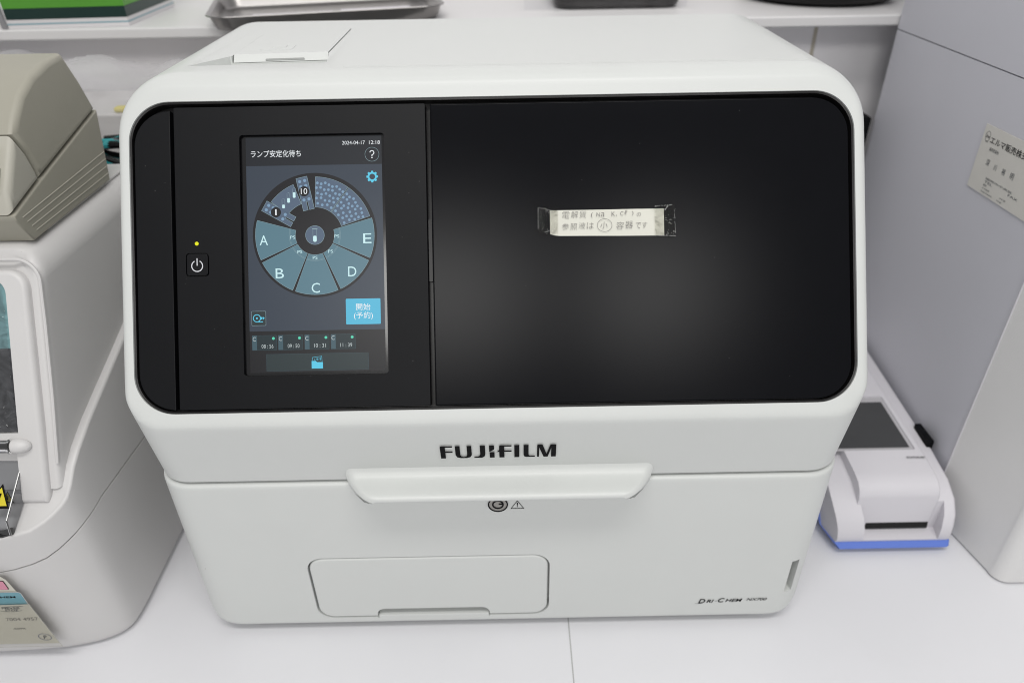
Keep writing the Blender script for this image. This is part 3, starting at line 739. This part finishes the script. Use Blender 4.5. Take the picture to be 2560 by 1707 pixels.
# hinge bar, cap, smoked flap
hx = lambda x, s=.0178, h=.0062: PMx @ Vector((x, s, h))
b = MB(); b.tube([hx(-.80), hx(-.3298)], .0046, SMOKED, 20); b.tube([hx(-.80), hx(-.3300)], .0034, CHAR, 12); hb = b.build('hinge_bar', OA)
b = MB(); b.tube([hx(-.3306), hx(-.3302), hx(-.3288), hx(-.3284)], [.0044, .0052, .0052, .0044], SMOKED, 20); b.build('hinge_collar', hb)
b = MB(); b.tube([hx(-.3286 + .0122 * t, h=.0055) for t in (0, .03, .1, .2, .35, .5, .65, .8, .9, .97, 1)], [.0040, .0048, .0051, .0052, .0052, .0049, .0044, .0035, .0026, .0015, .0002], WHITE_B, 24); b.build('hinge_cap', OA, 60)
lp = [(.0215, .1755), (-.0195, .1490), (-.0218, .1385), (-.0195, .1365), (.0065, .1510)]
def flap(b, m):
    xa, xb = -.80, -.3272
    n = len(lp); A = [Vector((xa, y, z)) for y, z in lp]; B = [Vector((xb, y, z)) for y, z in lp]
    b.add(A + B, [[0, 1, n + 1, n], [1, 2, n + 2, n + 1], [2, 3, n + 3, n + 2], [n, n + 1, n + 2, n + 3, n + 4]], m)
one('flap', OA, SMOKE, flap, None)
b = MB()
for i in ((0, 1), (1, 2)): b.tube([Vector((-.3274, *lp[i[0]])), Vector((-.3274, *lp[i[1]]))], .0006, SMOKED, 8)
b.tube([Vector((-.80, -.0200, .1374)), Vector((-.334, -.0200, .1374)), Vector((-.3285, -.0180, .1380))], .0026, BLACKW, 10)
b.build('flap_edge', OA)
one('inner_tray', OA, CHAR, lambda b, m: b.poly([(-.79, -.022), (-.3277, -.022), (-.3277, .0148), (-.79, .0148)], -.0010, mat('grey inner tray', (.40, .40, .41), .4), PMx), None)
b = MB(); SM = frame((-.3278, .0215, .1755), (1, 0, 0), (0, .0410, .0265))
SF = frame((0, -.0198, .1488), (1, 0, 0), (0, .0410, .0265))
def wtri(b, cx, cy, w, h, Mx, d=0):
    b.poly([(cx - w, cy), (cx + w, cy), (cx, cy + h)], .0006 + d, INK, Mx); b.poly([(cx - w * .78, cy + h * .1), (cx + w * .78, cy + h * .1), (cx, cy + h * .84)], .0009 + d, YELLOW, Mx)
    b.poly([(cx - w * .09, cy + h * .28), (cx + w * .09, cy + h * .28), (cx + w * .15, cy + h * .60), (cx - w * .15, cy + h * .60)], .0012 + d, INK, Mx); b.poly(circ(cx, cy + h * .19, w * .09, 10), .0012 + d, INK, Mx)
wtri(b, -.3360, .0085, .0085, .0170, SF); wtri(b, -.3372, -.0225, .0040, .0085, PMx, .003)
b.build('warning_sticker', OA, None)
# front stickers
CM = frame((.0040, -.0184 - .0085 / .13 * .0085, .0085), (1, 0, 0), (0, -.0085 / .13, 1))
b = MB(); b.poly([(-.42, .0740), (-.3464, .0740), (-.3464, .0770), (-.3478, .0900), (-.3500, .0938), (-.42, .0938)], .0012, CREAM, CM)
b.poly(rrect(-.42, .0795, -.3500, .0897, .0012), .0014, INK, CM); b.poly(rrect(-.42, .0799, -.3504, .0893, .001), .0016, PINK, CM)
b.text('ん。', CM, RED, (-.3600, .0910, -.3530, .0935), .0016)
b.build('pink_sticker', OA, None)
b = MB(); b.poly(rrect(-.42, .0590, -.3434, .0770, .002), .0018, mat('sticker rim', (.7, .7, .7), .5), CM); b.poly(rrect(-.42, .0593, -.3438, .0766, .0018), .0020, TEALP, CM)
b.text('DRI-CHEM', CM, INK, (-.3745, .0706, -.3485, .0728), .0022, .1, .012)
b.build('teal_sticker', OA, None)
# card in a clear sleeve
CD = thing('business_card', (-.365, -.02, .038), 'cream business card in a clear sleeve stuck low on the older analyser at left', 'card')
b = MB(); b.poly([(-.45, .0135), (-.3395, .0135), (-.3420, .0638), (-.45, .0618)], .0028, CREAM, CM); card = b.build('card_sheet', CD, None)
b = MB(); SLV = clear('clear sleeve', (.97, .97, .95), 0, .2, bump=.1, bscale=80, ior=1.2)
b.poly([(-.45, .0115), (-.3372, .0115), (-.3405, .0670), (-.3425, .0680), (-.45, .0648)], .0040, SLV, CM)
b.line([(-.45, .0118), (-.3375, .0118), (-.3405, .0668), (-.3425, .0678)], .0009, .0041, clear('sleeve rim', (.8, .8, .74), .10, .15), CM)
b.build('sleeve', CD, None)
b = MB(); hh = .0031
b.text('NEVER', CM, INKG, (-.3632, .0588, -.3502, .0609), hh, .15, .006); b.text('STOP', CM, INKG, (-.3620, .0563, -.3520, .0584), hh, .15, .006)
b.line([(-.3630, .0606), (-.3570, .0616), (-.3500, .0619), (-.3470, .0614)], .0003, hh, INKG, CM); b.line([(-.3655, .0568), (-.3620, .0556), (-.3560, .0554), (-.3500, .0567)], .0003, hh, INKG, CM)
b.build('slogan_mark', CD, None); b = MB(); b.text('P', CM, INKG, (-.3485, .0200, -.3455, .0245), hh, .3, .0); b.line([(-.3470 + .0046 * math.cos(a * .262), .0225 + .0042 * math.sin(a * .262)) for a in range(25)], .0004, hh, mat('blue grey ink', (.16, .18, .28), .6), CM)
b.build('round_emblem', CD, None); b = MB(); b.text('.com', CM, PENCIL, (-.3660, .0330, -.3570, .0348), hh)
b.build('printed_marks', CD, None)
b = MB(); b.text('7004 4957', CM, PENCIL, (-.3660, .0440, -.3425, .0478), hh, .15, -.012); b.build('handwriting', CD, None)

# ------------------------------------------------------------------ beige printer on the old analyser
PR = thing('label_printer', (-.43, .15, BT), 'aged beige desktop label printer standing on the older analyser', 'printer')
PX = -.311
SM_ = frame((PX, 0, 0), (0, 1, 0), (0, 0, 1))          # u = y, v = z, w = +x
base = [(.0900, .3008), (.2025, .3018), (.2040, .306), (.2155, .3540), (.1200, .3326), (.0795, .3226), (.0800, .3180)]
def ext(name, pts, x1, m, r, parent=PR, back=-.62, seg=4):
    M_ = frame((0, 0, 0), (0, 1, 0), (0, 0, 1)); b = MB(); b.prism(pts, back, x1, m, M_, r, seg, True); return b.build(name, parent, 45, True)
ext('printer_base', base, PX, BEIGE, .0014)
lidp = [(.1206, .3334), (.2152, .3545), (.2060, .3780), (.1945, .4000), (.172, .3992), (.150, .3945), (.132, .3865), (.118, .3755), (.1095, .3668), (.1165, .3525), (.1195, .3400)]
ext('printer_lid', lidp, PX, BEIGE, .0048, seg=6)
fc = [(.0795, .3234), (.1198, .3334), (.1188, .3400), (.1158, .3524), (.1086, .3662), (.1020, .3585), (.0930, .3480), (.0845, .3380)]
ext('front_cover', fc, PX, BEIGE_L, .0045)
b = MB(); b.tube([(-.62, .0985, .3520), (-.3195, .0985, .3520)], .0105, BEIGE, 24); b.tube([(-.62, .0925, .3400), (-.3172, .0925, .3400)], .0100, BEIGE_L, 24); b.build('platen_cover', PR)
M_ = frame((-.3197, .0985, .3520), (0, 1, 0), (0, 0, 1)); one('thumb_dimple', PR, BEIGE, lambda b, m: b.prism(circ(0, .001, .006, 24), 0, .0006, m, M_, .0005, 2, True))
for k in range(4):
    z0 = .3062 + .0042 * k
    b = MB(); a0, a1 = Vector((PX + .0001, .0955 - .0028 * k, z0 + .0000)), Vector((PX + .0001, .2030 + .0010 * k, z0 + .0012 * (k + 1)))
    b.tube([a0, a1], .0004, BEIGE_L, 6); b.build('side_rib', PR)

# ------------------------------------------------------------------ tall grey cabinet analyser on the right
CB = thing('cell_counter', (.6, .2, 0), 'tall pale grey cabinet analyser at right with a business card on its side', 'analyser')
def cab(z0, z1, m, r=0):
    pl = [(.3970, .4000), (.3970, .1160)]
    pl2 = [(.3972, .1135)]
    ch = [(.4118, .0445)] + arc(.4225, .0430, .0108, 188, 270, 10) + [(.95, .0322), (.95, .40)]
    b = MB(); b.prism(pl + pl2 + ch, z0, z1, m, None); return b
b = cab(.0020, .3696, LGREY); cb1 = b.build('cabinet_body', CB, 25, True)
b = cab(.3706, .66, LGREY); b.build('cabinet_head', CB, 25, True)
one('seam_filler', CB, mat('grey seam', (.10, .10, .10), .7), lambda b, m: b.box((.399, .06, .365), (.94, .398, .375), m))
# front skin over the angled side: edge highlight put in as a whiter bead, and paler face
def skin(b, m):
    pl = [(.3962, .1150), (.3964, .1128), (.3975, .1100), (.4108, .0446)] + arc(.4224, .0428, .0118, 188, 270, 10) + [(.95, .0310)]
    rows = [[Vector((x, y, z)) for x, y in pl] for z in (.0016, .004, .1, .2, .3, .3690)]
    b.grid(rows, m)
    b.tube([(.3968, .1142, .0018), (.3968, .1142, .369)], .0011, UWHITE, 8)  # highlight along the edge, put in by a whiter material
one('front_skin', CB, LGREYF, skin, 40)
BC = thing('business_card', (.396, .17, .28), 'white business card with a round emblem stuck to the grey cabinet side', 'card')
A_, B_, C_ = Vector((.3966, .2174, .3302)), Vector((.3966, .2147, .2790)), Vector((.3966, .1700, .3313))
KM = frame(A_, (0, -1, .02), (0, .05, 1)); CARD2 = mat('white card', (.68, .665, .62), .6, vary=.03, vscale=60)
b = MB(); b.prism([(0, 0), (0, -.0512), (.086, -.052), (.086, -.0005)], .0001, .0006, CARD2, KM); b.build('card_sheet', BC, None)
b = MB(); hh = .0008
b.text('エルマ販売株式会社', KM, INK, (.0110, -.0126, .0720, -.0070), hh, 0, .008)
b.text('福岡営業所', KM, INKG, (.0130, -.0180, .0258, -.0152), hh)
b.text('深', KM, INKG, (.0145, -.0292, .0190, -.0242), hh); b.text('川', KM, INKG, (.0255, -.0298, .0290, -.0252), hh); b.text('裕', KM, INKG, (.0362, -.0298, .0408, -.0248), hh); b.text('明', KM, INKG, (.0470, -.0298, .0514, -.0248), hh)
for k, (s_, x0, x1) in enumerate((('福岡市中央区', .0200, .0560), ('TEL           FAX', .0205, .0640), ('携帯', .0200, .0245), ('e-mail            .co.jp', .0200, .0520), ('http://www.      .co.jp', .0198, .0480))):
    b.text(s_, KM, INKG, (x0, -.0392 - .0027 * k, x1, -.0374 - .0027 * k), hh)
b.build('printed_text', BC, None); b = MB()
b.line([(.0065 + .0030 * math.cos(t * .314), -.0085 + .0040 * math.sin(t * .314)) for t in range(21)], .0003, hh, INKG, KM)
b.text('Erma', KM, INK, (.0042, -.0098, .0088, -.0072), hh, .3, .01); b.text('TOKYO', KM, INKG, (.0045, -.0132, .0085, -.0120), hh)
b.build('round_emblem', BC, None)

# ------------------------------------------------------------------ small blue and white urine analyser
UA = thing('urine_analyzer', (.34, .18, 0), 'small white desktop analyser with a blue base and grey screen beside the grey cabinet', 'analyser')
YM = frame((0, 0, 0), (0, 1, 0), (0, 0, 1))
low = [(.0745, .0055), (.0735, .0100), (.0750, .0200), (.0795, .0300), (.0890, .0400), (.1050, .0480), (.1400, .0540), (.3300, .0690), (.3300, .0300), (.1150, .0250), (.0940, .0050)]
b = MB(); b.prism(low, .2880, .3955, UWHITE, YM, .0030, 4, True); ub = b.build('lower_shell', UA, 45, True)
c = MB(); c.prism([(.3190, .02), (.3120, .0880), (.3850, .0880), (.3800, .02)], .0072, .09, UWHITE); cc = c.build('cut', None, None, True)
carve(ub, [cc])
def round_plan(o, cx=.34, y1=.094):
    for v in o.data.vertices:
        if v.co.y < y1:
            t = min(1, (y1 - v.co.y) / (y1 - .0700)); r = .012 if v.co.x < cx else .0065; k = 1 - (r / .0525) * (1 - math.sqrt(max(0, 1 - t * t * .96)))
            v.co.x = cx + (v.co.x - cx) * k
round_plan(ub)
core = [(.0868, .0065), (.0868, .0440), (.0895, .0510), (.0950, .0558), (.1040, .0582), (.1300, .0612), (.3300, .0740), (.3300, .02), (.10, .02)]
b = MB(); b.prism(core, .3095, .3795, UWHITE, YM, .0022, 3, True); uc = b.build('core_shell', UA, 45, True)
ST = frame((0, .1300, .0612), (1, 0, 0), (0, .2000, .0128))
c = MB(); c.prism(rrect(.2950, -.0005, .3735, .0720, .002), -.0012, .01, UWHITE, ST); cc = c.build('cut', None, None, True); carve(uc, [cc])
b = MB(); b.prism([(.0740, .0054), (.0702, .0012), (.0712, .0008), (.33, .0010), (.33, .031), (.115, .0260), (.0945, .0054)], .2872, .3960, BLUE, YM, .0015, 2, True); round_plan(b.build('blue_base', UA, 40, True))
one('screen', UA, LCD, lambda b, m: b.poly(rrect(.2980, .0030, .3700, .0640, .001), -.0004, m, ST), None)
one('screen_well', UA, mat('pale screen surround', (.45, .44, .46), .5), lambda b, m: b.poly(rrect(.2952, 0, .3732, .0715, .002), -.0010, m, ST), None)
FMU = frame((0, .0868, 0), (1, 0, 0), (0, 0, 1))
b = MB(); b.prism([(.3222, .0078), (.3782, .0078), (.3772, .0150), (.3226, .0150)], 0, .0004, DARK, FMU); b.poly([(.3232, .0078), (.3772, .0078), (.3772, .0092), (.3232, .0092)], .0008, CHAR, FMU); b.build('strip_slot', UA, None)
b = MB(); b.text('STATUS', ST, INK, (.3610, -.0115, .3720, -.0094), .0006, 0, .02); b.build('status_lettering', UA, None)
one('status_lamp', UA, mat('grey lens', (.22, .22, .22), .4), lambda b, m: b.poly([(.3728, -.0113), (.3772, -.0113), (.3772, -.0097), (.3728, -.0097)], .0006, m, ST), None)
one('side_connector', UA, BLACKM, lambda b, m: b.box((.3905, .140, .0500), (.3965, .166, .0610), m, .001, 2))

UA.location = UA.location + Vector((-.0039, -.0051, .0060))
bpy.context.view_layer.update()
for fx, fy in ((.305, .09), (.38, .09), (.305, .31), (.38, .31)): one('foot', UA, BLACKM, lambda b, m: b.prism(circ(fx - .0039, fy - .0051, .006, 16), .0002, .0075, m))
# ------------------------------------------------------------------ things on the wall shelf
ZS = .3827
TR = thing('steel_tray', (-.17, .45, ZS), 'shallow stainless steel tray with slips of paper on the shelf', 'tray')
def trayb(b, m):
    rows = []
    Mx = Matrix.Translation((-.1750, .4600, ZS)) @ Matrix.Rotation(R(14), 4, 'Z')
    def rg(ins, z): return [Mx @ Vector((x, y, z)) for x, y in rrect(-.112 + ins, -.075 + ins, .112 - ins, .075 - ins, .022 - ins * .6, 8)]
    for ins, z in ((.0090, .0006), (.0060, .0014), (.0040, .0040), (.0012, .0130), (.0002, .0142), (-.0016, .0144), (-.0020, .0136), (-.0010, .0130), (.0004, .0136), (.0020, .0128), (.0048, .0042), (.0072, .0022), (.0100, .0016)): rows.append(rg(ins, z))
    b.grid(rows, m, True); b.add(rows[-1], [list(range(len(rows[-1])))], m); b.add(rows[0], [list(range(len(rows[0])))[::-1]], m)
one('tray_body', TR, METAL, trayb, 50, True)
def slip(name, cx, cy, w, d, rot, z, m, marks, label):
    Mx = Matrix.Translation((cx, cy, ZS + z)) @ Matrix.Rotation(R(rot), 4, 'Z'); b = MB()
    b.prism([(-w, -d), (w, -d), (w, d), (-w, d)], 0, .0005, m, Mx)
    for (x0, y0, x1, y1, mm) in marks: b.poly([(x0, y0), (x1, y0), (x1, y1), (x0, y1)], .0007, mm, Mx)
    tag(b.build(name, None, None), label, 'paper', 'paper slips lying in the steel tray')
SLIP = mat('slip paper', (.64, .62, .65), .7, vary=.05, vscale=40)
slip('paper_slip', -.205, .432, .040, .026, 12, .0030, SLIP, ((-.02, -.016, -.005, -.013, INKG), (.002, -.02, .014, -.017, INKG)), 'larger plain white paper slip at the left end of the steel tray')
slip('paper_slip', -.122, .452, .036, .024, 13, .0040, SLIP, ((-.030, -.022, -.008, -.006, MAUVE), (.020, -.022, .032, -.012, RED)), 'white paper slip with mauve and red marks in the steel tray')
# green carton
GC = thing('carton', (-.42, .47, ZS), 'green printed carton with a white striped foot at the left end of the shelf', 'carton')
GP = [(-.478, .4085), (-.3635, .4165), (-.3660, .5400), (-.485, .53)]
WSTR = mat('white card stripe', (.66, .64, .65), .5)
b = MB(); b.prism(GP, ZS, ZS + .0080, WSTR, None); gx = b.build('carton_foot', GC, None, True)
def scaled(k): 
    cx = sum(p[0] for p in GP) / 4; cy = sum(p[1] for p in GP) / 4; return [(cx + (x - cx) * k, cy + (y - cy) * k) for x, y in GP]
b = MB(); b.prism(scaled(1.004), ZS + .0036, ZS + .0046, TEALP); b.build('foot_stripe', GC, None, True)
b = MB(); b.prism(GP, ZS + .0082, ZS + .0180, DGREEN); b.build('dark_band', GC, None, True)
b = MB(); b.prism(GP, ZS + .0182, ZS + .10, GREEN); b.build('green_panel', GC, None, True)
b = MB(); GM = frame((-.478, .4080, ZS), (.1145, .008, 0), (0, 0, 1)); b.text('(株)', GM, DGREEN, (.070, .0255, .083, .0340), .0006, 0, .01); b.text('ノ', GM, DGREEN, (.050, .0300, .058, .0350), .0006); b.build('carton_lettering', GC, None)
b = MB(); b.tube([(-.4815, .408, ZS + .0008), (-.4835, .408, ZS + .06)], .003, mat('grey carton edge', (.25, .25, .26), .4), 8); b.build('edge_strip', GC)
# dark instrument wrapped in film, black bowl
b = MB(); b.prism(rrect(.062, .4660, .196, .60, .02, 8), ZS + .0004, ZS + .03, mat('dark wrapped case', (.03, .028, .028), .3, vary=.3, vscale=60), None, .006, 4)
WP = thing('wrapped_case', (.13, .5, ZS), 'dark flat case wrapped in crinkled clear film on the shelf', 'case')
b.build('case_body', WP, 45, True)
def wrap(b, m):
    rnd = random.Random(5); rows = []
    for i in range(36):
        r = []
        for j in range(10):
            x = .030 + .170 * i / 35; y = .4600 + .05 * max(0, j - 4) / 5 + .002 * rnd.random(); z = ZS + .0006 + .0085 * min(j, 4) + .001 * rnd.random()
            r.append(Vector((x, y + .003 * abs(math.sin(i * .9)), z)))
        rows.append(r)
    b.grid(rows, m)
one('clear_wrap', WP, clear('clear wrap', (.93, .93, .94), .02, .06, ior=1.3), wrap, 80)
def bowl(b, m):
    rows = [[Vector((.3600 + r * 1.0 * math.cos(a / 48 * 2 * math.pi), .5250 + r * math.sin(a / 48 * 2 * math.pi), ZS + z)) for a in range(48)] for r, z in ((.02, .0008), (.070, .0010), (.078, .004), (.084, .012), (.088, .035), (.084, .06), (.07, .075), (.001, .08))]
    b.grid(rows, m, True)
tag(one('black_bowl', None, BLACKW, bowl, 50, True), 'rounded black glossy bowl on the shelf just left of the grey cabinet', 'bowl')

# ------------------------------------------------------------------ clutter behind, between the two analysers
b = MB(); b.box((-.47, .345, .0005), (-.268, .440, .3160), mat('white carton board', (.60, .585, .58), .6, vary=.05, vscale=20), .003, 3)
tag(b.build('white_carton'), 'plain white carton standing behind the older analyser under the plastic bag', 'carton')
def bagf(b, m):
    from mathutils import noise
    rows = []
    for i in range(90):
        r = []
        for j in range(46):
            u, v = i / 89, j / 45
            x = -.50 + .235 * u; th = math.pi * v
            p_ = Vector((x * 18, v * 3.2, 1.7)); w = noise.noise(p_) * .55 + noise.noise(p_ * 2.7) * .30 + abs(noise.noise(p_ * 5.5)) * .30
            y = .386 - .046 * math.cos(th) + .010 * w
            z = .3170 + (.042 - .012 * u) * math.sin(th) ** .55 * (1 + .26 * w) + .004 * math.sin(u * 17)  * math.sin(th)
            r.append(Vector((x, y, z)))
        rows.append(r)
    b.grid(rows, m)
tag(one('plastic_bag', None, BAG, bagf, 80), 'crumpled clear plastic bag lying on the white carton behind the beige printer', 'bag')
b = MB(); b.box((-.368, .346, .3163), (-.350, .356, .3215), YEL, .002, 2); tag(b.build('wrapper'), 'small yellow wrapper lying in front of the clear plastic bag', 'wrapper')
b = MB()
rnd = random.Random(2)
for k in range(7):
    P = [Vector((-.345 + .026 * math.sin(k * 1.3 + t * 1.1), .302 + .012 * math.cos(k + t * .9), .277 + .026 * abs(math.sin(k * .7 + t * .5)))) for t in range(9)]
    b.tube(P, .0035, CYAN if k % 3 == 1 else BLACKM if k % 3 == 0 else mat('grey cable', (.09, .09, .10), .5), 8)
tag(b.build('cable_bundle'), 'tangle of teal and black cables between the printer and the white analyser', 'cables')
b = MB(); b.box((-.400, .272, .0005), (-.310, .335, .2720), mat('pale support box', (.55, .53, .53), .6), .003, 2); b.poly([(-.372, .2855), (-.345, .2855), (-.345, .2750), (-.372, .2750)][::-1], .2722, PINK, Matrix.Identity(4))
tag(b.build('cable_box'), 'pale box with a pink label under the cable tangle', 'box')
b = MB(); b.box((.335, .395, .0005), (.392, .420, .285), BLACKM, .002, 2); tag(b.build('power_adapter'), 'black upright adapter against the wall behind the grey cabinet edge', 'adapter')
